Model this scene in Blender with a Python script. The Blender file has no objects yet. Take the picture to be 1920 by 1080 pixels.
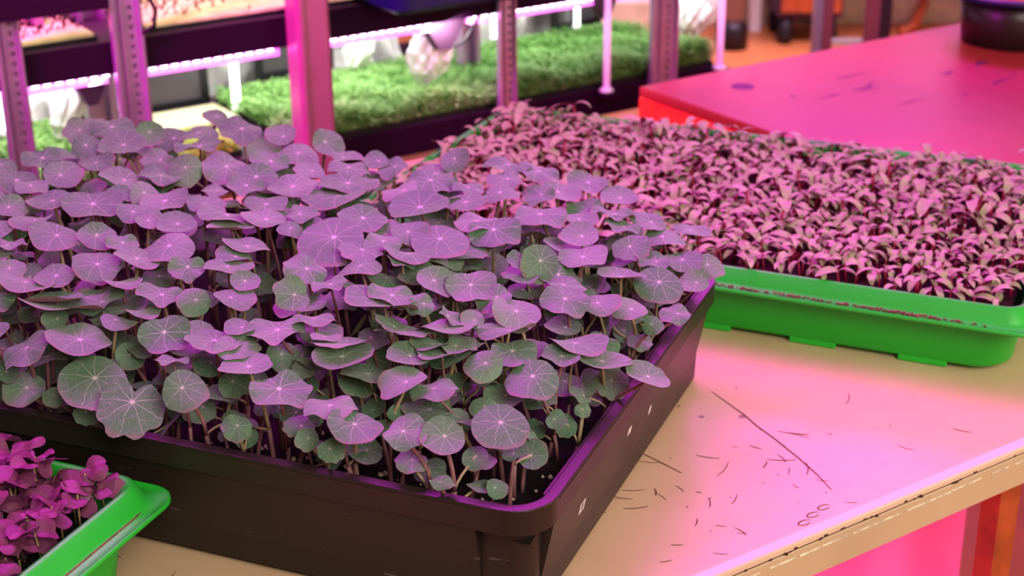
import bpy, bmesh, math, random
from mathutils import Vector, Matrix
random.seed(7)
scene = bpy.context.scene
COL = scene.collection
pi = math.pi

# ------------------------------------------------------------------ frames
PHI = math.radians(33.734)                  # direction of the table and rack edges
TH = math.radians(67.60) - pi/2             # turn of the trays on the table
CAMZ = 1.3498
TABLE_O = Vector((0.126, 0.830, 0.0))       # near table edge, reference point
RACK_O = Vector((0.0, 2.150, 0.0))
TRAY_O = Vector((0.0154, 0.7534, 0.8898))   # black tray, front right rim corner

# ------------------------------------------------------------------ helpers
class MB:
    def __init__(s): s.v = []; s.f = []; s.m = []; s.uv = None
    def box(s, x0, x1, y0, y1, z0, z1, mi=0):
        b = len(s.v)
        s.v += [(x0,y0,z0),(x1,y0,z0),(x1,y1,z0),(x0,y1,z0),(x0,y0,z1),(x1,y0,z1),(x1,y1,z1),(x0,y1,z1)]
        for q in ((0,3,2,1),(4,5,6,7),(0,1,5,4),(1,2,6,5),(2,3,7,6),(3,0,4,7)):
            s.f.append(tuple(b+i for i in q)); s.m.append(mi)
        return s
    def quad(s, pts, mi=0):
        b = len(s.v); s.v += [tuple(p) for p in pts]; s.f.append(tuple(range(b, b+len(pts)))); s.m.append(mi); return s
    def loops(s, loops, cap0=False, cap1=False, closed=False, mi=0):
        b = len(s.v); n = len(loops[0])
        for L in loops: s.v += [tuple(p) for p in L]
        k = len(loops)
        for i in range(k if closed else k-1):
            j = (i+1) % k
            for t in range(n):
                u = (t+1) % n
                s.f.append((b+i*n+t, b+i*n+u, b+j*n+u, b+j*n+t)); s.m.append(mi)
        if cap0: s.f.append(tuple(b+t for t in reversed(range(n)))); s.m.append(mi)
        if cap1: s.f.append(tuple(b+(k-1)*n+t for t in range(n))); s.m.append(mi)
        return s
    def tube(s, pts, rad, seg=6, mi=0):
        pts = [Vector(p) for p in pts]; L = []
        for i, p in enumerate(pts):
            a = pts[max(i-1,0)]; c = pts[min(i+1,len(pts)-1)]
            t = (c-a); t = t.normalized() if t.length > 1e-9 else Vector((0,0,1))
            r = Vector((1,0,0)) if abs(t.x) < .8 else Vector((0,1,0))
            u = t.cross(r).normalized(); w = t.cross(u)
            q = rad[i] if isinstance(rad, (list,tuple)) else rad
            L.append([p + u*(q*math.cos(2*pi*k/seg)) + w*(q*math.sin(2*pi*k/seg)) for k in range(seg)])
        return s.loops(L, True, True, mi=mi)
    def mesh(s, name, smooth=False):
        me = bpy.data.meshes.new(name); me.from_pydata(s.v, [], s.f); 
        me.polygons.foreach_set('material_index', s.m)
        if smooth: me.polygons.foreach_set('use_smooth', [True]*len(me.polygons))
        me.update(); return me
    def build(s, name, mats, parent=None, smooth=False, bevel=0, bseg=2, loc=None):
        me = s.mesh(name, smooth)
        o = bpy.data.objects.new(name, me); COL.objects.link(o)
        for m in (mats if isinstance(mats, (list,tuple)) else [mats]): me.materials.append(m)
        if parent: o.parent = parent
        if loc is not None: o.location = loc
        if bevel:
            b = o.modifiers.new('bevel','BEVEL'); b.width = bevel; b.segments = bseg; b.limit_method = 'ANGLE'
            me.polygons.foreach_set('use_smooth', [True]*len(me.polygons))
            w = o.modifiers.new('wn','WEIGHTED_NORMAL')
        return o

def empty(name, loc, rz=0.0):
    o = bpy.data.objects.new(name, None); COL.objects.link(o)
    o.empty_display_size = .02; o.location = loc; o.rotation_euler = (0,0,rz); return o
def tag(o, label=None, cat=None, group=None, kind=None):
    if label: o['label'] = label
    if cat: o['category'] = cat
    if group: o['group'] = group
    if kind: o['kind'] = kind
    return o
def place(o, loc, rz): o.location = loc; o.rotation_euler = (0,0,rz); return o
def rrect(x0, x1, y0, y1, r, z, seg=6):
    P = []
    for cx, cy, a0 in ((x1-r,y0+r,-pi/2),(x1-r,y1-r,0),(x0+r,y1-r,pi/2),(x0+r,y0+r,pi)):
        for k in range(seg+1):
            a = a0 + pi/2*k/seg; P.append((cx+r*math.cos(a), cy+r*math.sin(a), z))
    return P
def inset(x0,x1,y0,y1,r,d,z,seg=6): return rrect(x0+d,x1-d,y0+d,y1-d,max(r-d,.003),z,seg)
RM = Matrix.Rotation(PHI, 4, 'Z'); TM = Matrix.Rotation(TH, 4, 'Z')

# ------------------------------------------------------------------ materials
def lin(c):
    return tuple((v/12.92 if v <= .04045 else ((v+.055)/1.055)**2.4) for v in c)
class NT:
    def __init__(s, name):
        s.m = bpy.data.materials.new(name); s.m.use_nodes = True
        s.t = s.m.node_tree; s.n = s.t.nodes; s.b = s.n['Principled BSDF']
    def node(s, typ, **kw):
        n = s.n.new(typ)
        for k, v in kw.items():
            if k in n.inputs.keys(): n.inputs[k].default_value = v
            else: setattr(n, k, v)
        return n
    def link(s, a, b): s.t.links.new(a, b)
    def math(s, op, a, b=None, c=None):
        n = s.n.new('ShaderNodeMath'); n.operation = op
        for i, v in enumerate((a, b, c)):
            if v is None: continue
            if isinstance(v, (int,float)): n.inputs[i].default_value = v
            else: s.link(v, n.inputs[i])
        return n.outputs[0]
    def mix(s, fac, a, b):
        n = s.n.new('ShaderNodeMix'); n.data_type = 'RGBA'
        for i, v in ((0,fac),(6,a),(7,b)):
            if isinstance(v, (int,float)): n.inputs[i].default_value = v
            elif isinstance(v, tuple): n.inputs[i].default_value = (*v[:3],1)
            else: s.link(v, n.inputs[i])
        return n.outputs[2]
    def ramp(s, fac, stops):
        n = s.n.new('ShaderNodeValToRGB'); e = n.color_ramp.elements
        while len(e) < len(stops): e.new(.5)
        for i, (p, c) in enumerate(stops): e[i].position = p; e[i].color = (*c[:3],1)
        s.link(fac, n.inputs[0]); return n.outputs[0]
    def col(s, c):
        if isinstance(c, tuple): s.b.inputs['Base Color'].default_value = (*c[:3],1)
        else: s.link(c, s.b.inputs['Base Color'])
def simple(name, c, rough=.5, metal=0., spec=.5, noise=0., nscale=20., bump=0., emit=None, estr=0., alpha=None, trans=0., coat=0.):
    t = NT(name)
    t.b.inputs['Roughness'].default_value = rough; t.b.inputs['Metallic'].default_value = metal
    t.b.inputs['Specular IOR Level'].default_value = spec
    if coat: t.b.inputs['Coat Weight'].default_value = coat; t.b.inputs['Coat Roughness'].default_value = .15
    if trans: t.b.inputs['Transmission Weight'].default_value = trans
    tc = t.node('ShaderNodeTexCoord')
    nz = t.node('ShaderNodeTexNoise', Scale=nscale, Detail=5.0); t.link(tc.outputs['Object'], nz.inputs['Vector'])
    a = tuple(v*(1-noise) for v in c); b = tuple(min(1,v*(1+noise)) for v in c)
    t.col(t.ramp(nz.outputs['Fac'], [(.3,a),(.7,b)]))
    if bump:
        bp = t.node('ShaderNodeBump', Strength=bump, Distance=.002); t.link(nz.outputs['Fac'], bp.inputs['Height']); t.link(bp.outputs[0], t.b.inputs['Normal'])
    if emit: t.b.inputs['Emission Color'].default_value = (*emit,1); t.b.inputs['Emission Strength'].default_value = estr
    return t.m

def leaf_material():
    t = NT('nasturtium_leaf')
    uv = t.node('ShaderNodeUVMap'); uv.uv_map = 'UVMap'
    sp = t.node('ShaderNodeSeparateXYZ'); t.link(uv.outputs[0], sp.inputs[0])
    x = t.math('SUBTRACT', sp.outputs[0], .5); y = t.math('SUBTRACT', sp.outputs[1], .5)
    nz = t.node('ShaderNodeTexNoise', Scale=5.0, Detail=2.0); t.link(uv.outputs[0], nz.inputs['Vector'])
    wob = t.math('MULTIPLY', t.math('SUBTRACT', nz.outputs['Fac'], .5), .5)
    ang = t.math('ADD', t.math('ARCTAN2', y, x), wob)
    rad = t.math('SQRT', t.math('ADD', t.math('MULTIPLY', x, x), t.math('MULTIPLY', y, y)))
    k = t.math('MULTIPLY', ang, 9/(2*pi))
    fr = t.math('ABSOLUTE', t.math('SUBTRACT', t.math('FRACT', t.math('ADD', k, 20.0)), .5))
    d = t.math('MULTIPLY', fr, rad)                               # distance to the nearest main vein
    w = t.math('SUBTRACT', .012, t.math('MULTIPLY', rad, .014))
    vein = t.math('SUBTRACT', 1.0, t.math('MINIMUM', t.math('DIVIDE', d, t.math('MAXIMUM', w, .004)), 1.0))
    k2 = t.math('MULTIPLY', t.math('ADD', ang, t.math('MULTIPLY', rad, .9)), 18/(2*pi))
    f2 = t.math('ABSOLUTE', t.math('SUBTRACT', t.math('FRACT', t.math('ADD', k2, 20.0)), .5))
    v2 = t.math('SUBTRACT', 1.0, t.math('MINIMUM', t.math('DIVIDE', t.math('MULTIPLY', f2, rad), .006), 1.0))
    v2 = t.math('MULTIPLY', v2, t.math('GREATER_THAN', rad, .20))
    vein = t.math('MAXIMUM', vein, t.math('MULTIPLY', v2, .45))
    vo = t.node('ShaderNodeTexVoronoi', feature='DISTANCE_TO_EDGE', Scale=8.0); 
    mp = t.node('ShaderNodeMapping'); t.link(uv.outputs[0], mp.inputs[0]); mp.inputs['Scale'].default_value = (1,1,1)
    t.link(mp.outputs[0], vo.inputs['Vector'])
    net = t.math('SUBTRACT', 1.0, t.math('MINIMUM', t.math('MULTIPLY', vo.outputs['Distance'], 16.0), 1.0))
    hub = t.math('SUBTRACT', 1.0, t.math('MINIMUM', t.math('MULTIPLY', rad, 22.0), 1.0))
    vv = t.math('MINIMUM', t.math('ADD', t.math('ADD', t.math('MULTIPLY', vein, .8), t.math('MULTIPLY', net, .12)), hub), 1.0)
    oi = t.node('ShaderNodeObjectInfo')
    base = t.mix(oi.outputs['Random'], (.09,.20,.105), (.20,.28,.20))
    n2 = t.node('ShaderNodeTexNoise', Scale=26.0, Detail=2.0); gp = t.node('ShaderNodeNewGeometry'); t.link(gp.outputs['Position'], n2.inputs['Vector'])
    base = t.mix(t.math('MULTIPLY', t.math('MAXIMUM', t.math('SUBTRACT', n2.outputs['Fac'], .35), 0.0), 2.2), base, (.08,.19,.10))
    top = t.mix(vv, base, (.58,.58,.52))
    edge = t.math('MAXIMUM', t.math('MULTIPLY', t.math('SUBTRACT', rad, .43), 6.0), 0.0)
    top = t.mix(t.math('MINIMUM', edge, .35), top, (.36,.14,.20))
    g = t.node('ShaderNodeNewGeometry')
    under = t.mix(vv, (.22,.20,.10), (.40,.34,.18))
    t.col(t.mix(g.outputs['Backfacing'], top, under))
    t.b.inputs['Roughness'].default_value = .5
    t.b.inputs['Specular IOR Level'].default_value = .35
    t.b.inputs['Sheen Weight'].default_value = .25; t.b.inputs['Sheen Roughness'].default_value = .5
    bp = t.node('ShaderNodeBump', Strength=.25, Distance=.02); t.link(vv, bp.inputs['Height']); t.link(bp.outputs[0], t.b.inputs['Normal'])
    # a little light passes through the thin leaf
    tr = t.node('ShaderNodeBsdfTranslucent'); tr.inputs[0].default_value = (.25,.42,.10,1)
    ms = t.node('ShaderNodeMixShader'); ms.inputs[0].default_value = .14
    out = t.n['Material Output']; t.link(t.b.outputs[0], ms.inputs[1]); t.link(tr.outputs[0], ms.inputs[2]); t.link(ms.outputs[0], out.inputs[0])
    return t.m
def foliage(name, a, b, under, rough=.5, tl=(.3,.4,.1), tlf=.12):
    t = NT(name); g = t.node('ShaderNodeNewGeometry'); oi = t.node('ShaderNodeObjectInfo')
    r = t.node('ShaderNodeTexCoord'); nz = t.node('ShaderNodeTexNoise', Scale=60.0, Detail=1.0)
    t.link(g.outputs['Position'], nz.inputs['Vector'])
    f = t.math('FRACT', t.math('ADD', t.math('MULTIPLY', nz.outputs['Fac'], 1.2), oi.outputs['Random']))
    t.col(t.mix(g.outputs['Backfacing'], t.mix(f, a, b), under))
    t.b.inputs['Roughness'].default_value = rough; t.b.inputs['Specular IOR Level'].default_value = .35
    tr = t.node('ShaderNodeBsdfTranslucent'); tr.inputs[0].default_value = (*tl,1)
    ms = t.node('ShaderNodeMixShader'); ms.inputs[0].default_value = tlf
    out = t.n['Material Output']; t.link(t.b.outputs[0], ms.inputs[1]); t.link(tr.outputs[0], ms.inputs[2]); t.link(ms.outputs[0], out.inputs[0])
    return t.m
def table_material(name, base, dark, speck=(.12,.07,.05), rough=.42, sc=1.0):
    t = NT(name); tc = t.node('ShaderNodeTexCoord')
    n1 = t.node('ShaderNodeTexNoise', Scale=3.5*sc, Detail=6.0, Roughness=.6); t.link(tc.outputs['Object'], n1.inputs['Vector'])
    c = t.ramp(n1.outputs['Fac'], [(.35,dark),(.62,base)])
    # small chips
    vo = t.node('ShaderNodeTexVoronoi', Scale=42.0*sc); t.link(tc.outputs['Object'], vo.inputs['Vector'])
    sz = t.node('ShaderNodeTexNoise', Scale=9.0*sc, Detail=1.0); t.link(tc.outputs['Object'], sz.inputs['Vector'])
    thr = t.math('MULTIPLY', t.math('MAXIMUM', t.math('SUBTRACT', sz.outputs['Fac'], .49), 0.0), .55)
    dot = t.math('LESS_THAN', vo.outputs['Distance'], thr)
    c = t.mix(t.math('MULTIPLY', dot, .6), c, speck)
    # fine scratches: stretched noise
    for ang, s2, th_ in ((.5,1.0,.80),(-.9,1.3,.81)):
        mp = t.node('ShaderNodeMapping'); t.link(tc.outputs['Object'], mp.inputs[0])
        mp.inputs['Rotation'].default_value = (0,0,ang); mp.inputs['Scale'].default_value = (8*s2, 230*s2, 1)
        n3 = t.node('ShaderNodeTexNoise', Scale=1.0, Detail=1.0); t.link(mp.outputs[0], n3.inputs['Vector'])
        c = t.mix(t.math('MULTIPLY', t.math('GREATER_THAN', n3.outputs['Fac'], th_), .4), c, speck)
    t.col(c)
    t.b.inputs['Roughness'].default_value = rough; t.b.inputs['Specular IOR Level'].default_value = .4
    return t.m
def crumple(name, c, metal, rough, scale, strength):
    t = NT(name); tc = t.node('ShaderNodeTexCoord')
    vo = t.node('ShaderNodeTexVoronoi', Scale=scale, feature='F1'); t.link(tc.outputs['Object'], vo.inputs['Vector'])
    nz = t.node('ShaderNodeTexNoise', Scale=scale*.7, Detail=4.0); t.link(tc.outputs['Object'], nz.inputs['Vector'])
    h = t.math('ADD', vo.outputs['Distance'], nz.outputs['Fac'])
    bp = t.node('ShaderNodeBump', Strength=strength, Distance=.02); t.link(h, bp.inputs['Height']); t.link(bp.outputs[0], t.b.inputs['Normal'])
    t.col(c); t.b.inputs['Metallic'].default_value = metal; t.b.inputs['Roughness'].default_value = rough
    return t.m

M = {}
M['leaf'] = leaf_material()
M['stem'] = simple('nasturtium_stem', (.30,.15,.15), .5, noise=.35, nscale=60)
M['stem_green'] = simple('nasturtium_petiole', (.42,.34,.20), .5, noise=.2, nscale=60)
M['black'] = simple('black_plastic', (.034,.024,.021), .34, noise=.12, nscale=6, spec=.45)
def dusty(name, c, rough):
    t = NT(name); tc = t.node('ShaderNodeTexCoord')
    mp = t.node('ShaderNodeMapping'); t.link(tc.outputs['Object'], mp.inputs[0]); mp.inputs['Scale'].default_value = (60,60,260); mp.inputs['Rotation'].default_value = (0,.12,0)
    n = t.node('ShaderNodeTexNoise', Scale=1.0, Detail=3.0); t.link(mp.outputs[0], n.inputs['Vector'])
    n2 = t.node('ShaderNodeTexNoise', Scale=9.0, Detail=3.0); t.link(tc.outputs['Object'], n2.inputs['Vector'])
    f = t.math('MULTIPLY', t.math('GREATER_THAN', t.math('ADD', n.outputs['Fac'], t.math('MULTIPLY', n2.outputs['Fac'], .25)), .86), .22)
    t.col(t.mix(f, c, (.35,.30,.27))); t.b.inputs['Roughness'].default_value = rough; t.b.inputs['Specular IOR Level'].default_value = .45
    r_ = t.math('ADD', t.math('MULTIPLY', n2.outputs['Fac'], .25), rough-.1); t.link(r_, t.b.inputs['Roughness'])
    return t.m
M['black_dusty'] = dusty('dusty_black_plastic', (.036,.026,.022), .34)
M['soil'] = simple('dark_soil', (.010,.005,.005), .95, noise=.8, nscale=90, bump=1.0)
M['perlite'] = simple('perlite', (.62,.52,.42), .9)
M['green'] = simple('green_plastic', (.03,.50,.045), .40, noise=.10, nscale=5, spec=.5)
M['dust'] = simple('dry_residue', (.22,.06,.06), .9, noise=.4, nscale=200)
M['table'] = table_material('beige_laminate', (.72,.52,.33), (.62,.43,.26))
M['apron'] = simple('table_edge', (.56,.42,.27), .5, noise=.06, nscale=12)
M['table_edge'] = simple('worn_glossy_edge', (.72,.54,.40), .14, spec=1.0, noise=.03, nscale=8)
M['seam'] = simple('dark_seam', (.08,.03,.03), .8)
M['chip'] = simple('chipped_edge', (.75,.66,.50), .7, noise=.5, nscale=130)
M['scratch'] = simple('scratch', (.16,.08,.06), .8)
M['orange_table'] = table_material('orange_wood', (.52,.085,.06), (.36,.055,.04), speck=(.16,.03,.08), sc=.6, rough=.42)
M['orange'] = simple('orange_paint', (.85,.10,.035), .45, noise=.1, nscale=10)
M['stain'] = simple('dark_stain', (.14,.02,.10), .6)
M['leg'] = simple('brown_wood_leg', (.42,.10,.03), .5, noise=.3, nscale=30)
M['beet'] = foliage('beet_leaf', (.30,.33,.17), (.52,.44,.32), (.22,.010,.035), tl=(.5,.2,.15))
M['beet_stem'] = simple('beet_stem', (.42,.02,.08), .45, noise=.3, nscale=100)
M['beet_soil'] = simple('beet_soil', (.035,.006,.010), .95, noise=.6, nscale=90)
M['purple'] = foliage('purple_leaf', (.17,.045,.10), (.25,.08,.15), (.16,.10,.09), tl=(.3,.1,.2))
M['pale_stem'] = simple('pale_stem', (.34,.24,.12), .5, noise=.3, nscale=80)
M['metal'] = simple('galvanised_metal', (.50,.32,.50), .30, metal=.65, noise=.08, nscale=25)
M['metal_flat'] = simple('painted_post', (.36,.12,.20), .34, metal=.3, noise=.05, nscale=25)
M['beam'] = simple('dark_beam', (.020,.001,.018), .6, spec=.15)
M['gusset'] = simple('dark_gusset', (.06,.02,.05), .6)
M['navy'] = simple('navy_plastic', (.004,.004,.055), .4, noise=.1)
M['traydark'] = simple('dark_tray', (.012,.008,.012), .5)
M['led'] = simple('led_strip', (.9,.5,.9), .4, emit=(1.0,.10,.90), estr=1.3)
M['led_white'] = simple('led_diode', (1,1,1), .4, emit=(1.0,.72,1.0), estr=9.0)
M['tube'] = simple('led_tube', (1,1,1), .4, emit=(1.0,1.0,.97), estr=3.0)
M['rod'] = simple('pink_rod', (.9,.6,.85), .35, emit=(1.0,.35,.9), estr=.35)  # faint pink emission of the rod material itself
M['film'] = crumple('silver_film', (.70,.70,.67), .35, .35, 14.0, .8)
M['foil'] = crumple('crumpled_foil', (.95,.93,.93), .12, .3, 22.0, .8)
M['frame'] = simple('black_frame', (.012,.010,.014), .4)
M['pane'] = simple('grey_pane', (.07,.06,.07), .3, noise=.3, nscale=8)
M['wood_bar'] = simple('pale_wood', (.58,.52,.34), .6, noise=.15)
M['grass'] = foliage('microgreen', (.05,.20,.03), (.50,.74,.30), (.16,.34,.08), tl=(.4,.7,.2), tlf=.25)
M['grass_yellow'] = foliage('yellow_sprouts', (.34,.46,.06), (.55,.62,.12), (.3,.4,.08), tl=(.6,.7,.2), tlf=.25)
M['mat_beige'] = simple('growing_mat', (.78,.70,.36), .9, noise=.25, nscale=40)
M['sprout_dark'] = simple('dark_sprouts', (.03,.03,.012), .8)
M['cable'] = simple('black_cable', (.008,.004,.008), .5)
M['floor'] = simple('brown_floor', (.50,.20,.07), .55, noise=.2, nscale=3)
M['wall'] = simple('pale_wall', (.80,.70,.80), .8, noise=.05, nscale=2)
M['white'] = simple('white_paint', (.8,.78,.78), .4)
M['grey'] = simple('grey_column', (.40,.34,.35), .45)
M['rubber'] = simple('black_rubber', (.015,.012,.015), .5)
M['carrot'] = simple('orange_vegetable', (.75,.16,.02), .5, noise=.2)
M['sticker'] = simple('white_sticker', (.75,.72,.70), .6)
M['ink'] = simple('ink', (.05,.04,.04), .7)
M['pinkbox'] = simple('pink_tinted_cabinet', (.80,.16,.40), .4, noise=.15, nscale=3)  # pale cabinet; the pink light on it is put into the base colour
M['bluepost'] = simple('violet_steel', (.42,.38,.62), .35, metal=.5)
LEAFDATA = '''-5594 3339 744 254 23 -64 74|-5370 3542 743 395 22 -13 97|-4956 3501 742 229 52 -66 54|-4982 3120 741 403 6 -17 98|-5349 2776 743 265 14 1 99|-5373 2585 743 327 25 -13 96|-5246 3018 743 269 39 -37 85|-4903 2695 740 260 4 -25 97|-4953 2311 741 296 37 -31 88|-5206 2043 743 314 35 -14 93|-4483 2908 737 261 15 -40 90|-4144 2782 734 278 29 -74 60|-4255 2595 734 338 13 13 98|-4425 2386 736 398 31 14 94|-4306 1812 735 420 16 -15 98|-4672 1780 738 343 2 -3 100|-4852 1554 740 240 41 -23 88|-4526 1377 738 312 -6 2 100|-4167 1186 730 361 27 -5 96|-3890 1289 730 266 43 -22 88|-3855 2089 729 343 -2 -21 98|-4090 2187 732 245 54 -25 81|-3510 1712 722 291 14 -13 98|-3726 1713 726 234 24 -5 97|-3537 2165 723 281 30 -4 95|-3661 2473 726 227 7 4 100|-3885 2963 730 365 34 -29 90|-3502 2642 722 270 19 -17 97|-4301 3885 735 369 22 -22 95|-4708 4148 740 237 53 -6 85|-4594 3678 739 344 -3 -3 100|-4370 3365 737 403 -7 2 100|-3264 2039 716 434 15 22 96|-3118 1805 713 347 -4 21 98|-3316 1320 717 355 4 -21 98|-2844 1573 702 319 17 18 97|-3647 1252 724 226 35 -8 93|-4436 1018 693 227 -2 11 99|-4276 2106 736 204 35 -8 93|-3903 3883 730 265 26 -32 91|-3506 3503 722 344 22 -11 97|-3422 3854 720 293 63 -21 75|-3115 3607 712 264 12 7 99|-2969 3377 708 323 16 -2 99|-2850 3617 702 240 15 -21 96|-2663 3533 695 268 -15 -30 94|-3145 2779 712 374 4 -10 99|-2793 3042 701 461 4 3 100|-2737 2759 699 533 -15 3 99|-2374 3088 680 291 -17 -13 98|-2266 3394 674 381 9 -13 99|-2083 2811 660 464 -9 -11 99|-1825 3126 639 328 -11 -10 99|-1934 3426 650 252 19 3 98|-2287 3961 676 242 -9 -66 75|-2792 2302 699 246 7 -15 99|-3130 2351 712 302 10 -3 99|-2994 2082 707 334 18 9 98|-2722 1996 698 193 36 -8 93|-2351 2410 678 356 25 -7 96|-2355 1922 680 476 6 -40 91|-2098 1879 662 320 16 -5 99|-1930 2353 649 272 17 -28 94|-1684 2327 626 404 12 -21 97|-2016 2092 656 248 26 -10 96|-1624 2818 619 339 2 0 100|-3524 2838 722 337 24 -26 94|-3622 3227 724 304 33 -15 93|-1878 4063 645 395 3 9 100|-1601 4077 618 349 21 1 98|-1778 3765 636 292 6 -12 99|-1676 3462 625 293 -3 -10 99|-1406 3577 595 252 -15 -38 91|-1292 3751 578 339 14 -3 99|-1184 4077 563 324 13 -17 98|-876 3973 507 306 7 -11 99|-1246 3222 572 374 5 -11 99|-1413 2724 595 374 7 -31 95|-974 3367 527 245 11 -10 99|-810 3648 495 332 7 15 99|-560 3753 434 291 24 -6 97|-690 3485 467 266 22 2 97|-378 3588 384 348 1 3 100|-241 3929 339 293 11 7 99|-881 3050 509 299 7 -22 97|-953 2412 524 285 49 -63 60|-726 2736 476 341 -1 -13 99|-508 3194 422 279 0 -44 90|-320 3129 366 245 5 -8 100|-155 3341 310 301 8 -13 99|22 3457 249 242 20 -42 89|-180 2812 318 347 21 -36 91|-420 2679 396 345 0 20 98|-1077 2364 545 190 44 -26 86|-3 3107 250 216 8 -40 91|-1356 3389 368 250 3 -6 100|-4242 765 632 203 36 -26 89|-4026 660 605 401 9 22 97|-3861 767 628 274 10 -17 98|-3660 950 666 338 32 -15 94|-3418 1099 697 314 29 17 94|-3018 1094 685 237 33 -36 87|-3382 832 634 289 3 27 96|-3026 776 612 302 25 7 97|-2776 789 607 212 43 -54 72|-2523 899 621 265 26 0 96|-2835 1382 701 241 12 -5 99|-3705 524 570 411 -13 27 95|-3606 477 558 532 -3 35 93|-3990 624 379 183 30 -8 95|-3565 351 528 168 33 -54 78|-3558 40 452 325 -23 -37 90|-3275 195 489 395 24 7 97|-3592 267 289 246 -15 0 99|-3137 472 546 244 13 14 98|-3065 582 569 281 6 31 95|-2747 410 522 315 31 -41 86|-2566 190 469 207 -4 22 97|-2415 452 520 374 10 15 98|-2238 451 513 287 23 -9 97|-3534 949 446 222 22 -13 97|-3047 420 314 192 48 -56 68|-2547 1078 662 197 25 -28 93|-2751 1210 699 328 2 12 99|-2281 1404 673 299 32 -17 93|-2188 1056 636 254 49 -42 76|-1998 1260 654 243 -12 0 99|-1969 1629 653 294 -8 -2 100|-1779 1993 636 376 9 21 97|-1776 1859 634 205 34 11 94|-1569 1312 613 318 26 8 96|-1591 1199 616 491 12 30 95|-1362 1328 588 176 33 -40 86|-1411 1686 594 272 46 -18 87|-1184 1753 563 327 16 -32 93|-2091 669 548 359 0 -2 100|-2323 629 554 206 10 -2 99|-1914 880 582 276 -3 17 99|-1752 734 539 187 8 15 99|-1636 716 524 406 -14 29 95|-1546 580 492 373 -5 -6 100|-2084 730 341 208 42 -65 63|-1899 679 319 154 41 -47 78|-1320 996 543 376 -3 27 96|-1084 1136 533 378 -8 24 97|-1187 754 484 284 13 -2 99|-1035 862 480 285 -9 15 98|-1124 937 507 237 5 15 99|-949 1001 489 237 2 0 100|-999 1328 531 157 20 -41 89|-1421 1008 559 275 41 33 85|-1126 1273 552 191 52 21 83|-2079 280 468 331 -2 2 100|-809 1601 494 337 33 -14 93|-604 2016 447 329 15 -21 97|-1005 1701 532 252 -5 -45 89|-672 2253 463 298 12 12 98|-408 2177 392 276 4 -15 99|-226 2273 334 259 10 -14 99|31 2516 250 225 3 -21 98|-39 2237 265 147 16 -58 80|-630 2037 234 251 11 -9 99|-351 1536 376 418 1 20 98|-343 2054 152 239 26 -20 94|-131 1487 300 346 8 12 99|-621 1137 440 288 11 -24 97|-373 1295 382 239 14 -4 99|-430 955 369 333 13 -31 94|-129 1633 79 219 23 -72 66|153 1475 248 301 30 8 95|-745 908 435 234 15 -54 83|-762 1346 485 381 -21 19 96|-3064 40 300 423 34 -30 89|-3629 40 145 278 18 -38 91|-2721 -57 232 415 41 -45 79|-2368 40 373 280 38 -45 81|-3137 40 70 171 51 -57 65|-2241 390 278 203 42 -58 69|-1993 -5 204 179 41 -56 72|-3398 40 137 138 51 -52 69|-3751 51 242 139 53 -51 67|-1754 151 421 373 19 -5 98|-1409 140 392 304 0 2 100|-1197 40 345 315 24 -6 97|-1521 704 291 278 22 -33 92|-1119 511 429 294 -14 -27 95|-909 546 407 277 -9 -4 100|-884 113 334 276 10 -27 96|-686 154 309 266 29 -33 90|-1348 15 167 159 38 -63 68|-1549 70 172 145 38 -58 72|-1001 613 211 298 5 -3 100|-1153 510 214 116 33 -62 71|-891 146 118 191 14 -22 96|-633 38 85 156 16 7 98|-809 627 185 165 7 -9 99|-427 427 301 334 16 -36 92|-706 807 191 167 25 -55 80|-275 970 107 134 19 -51 84|-172 1177 94 102 36 -63 69|-632 977 199 253 8 -16 98|-1654 161 197 196 17 -18 97|-3421 2111 500 241 16 -10 98|-2071 1525 439 258 14 -16 98|-3382 1282 500 226 21 -15 97|-1042 2375 318 230 9 -20 98|-2827 2271 481 220 21 -25 95|-2520 523 320 208 28 -29 91|-1622 1121 383 211 17 -24 95|-157 2319 89 187 11 -19 98|-3229 3185 715 257 28 -8 96|-2069 3104 439 291 6 -7 100|-3942 1802 731 237 24 -17 95|-5023 2007 742 249 20 -6 98|-4275 1566 515 237 19 -7 98|-4164 434 556 324 15 3 99|-3964 125 482 315 14 4 99|-4748 1145 727 348 22 -6 97|-4540 853 657 338 17 1 99|-5205 1668 743 326 23 -7 97|-5606 2343 745 259 18 -2 98'''
# ------------------------------------------------------------------ room
def struct(name, mb, mat):
    o = mb.build(name, mat); o['kind'] = 'structure'; return o
struct('floor', MB().box(-4,4.5,-2.5,5.9,-.1,0), M['floor'])
struct('wall_back', MB().box(-4,4.5,5.8,5.9,0,2.8), M['wall'])
struct('wall_left', MB().box(-4.1,-4,-2.5,5.9,0,2.8), M['wall'])
struct('wall_right', MB().box(4.5,4.6,-2.5,5.9,0,2.8), M['wall'])
struct('wall_front', MB().box(-4,4.5,-2.6,-2.5,0,2.8), M['wall'])
struct('ceiling', MB().box(-4,4.5,-2.5,5.9,2.8,2.9), M['wall'])
struct('baseboard_back', MB().box(-4,4.5,5.77,5.8,0,.09), M['wood_bar'])

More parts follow.
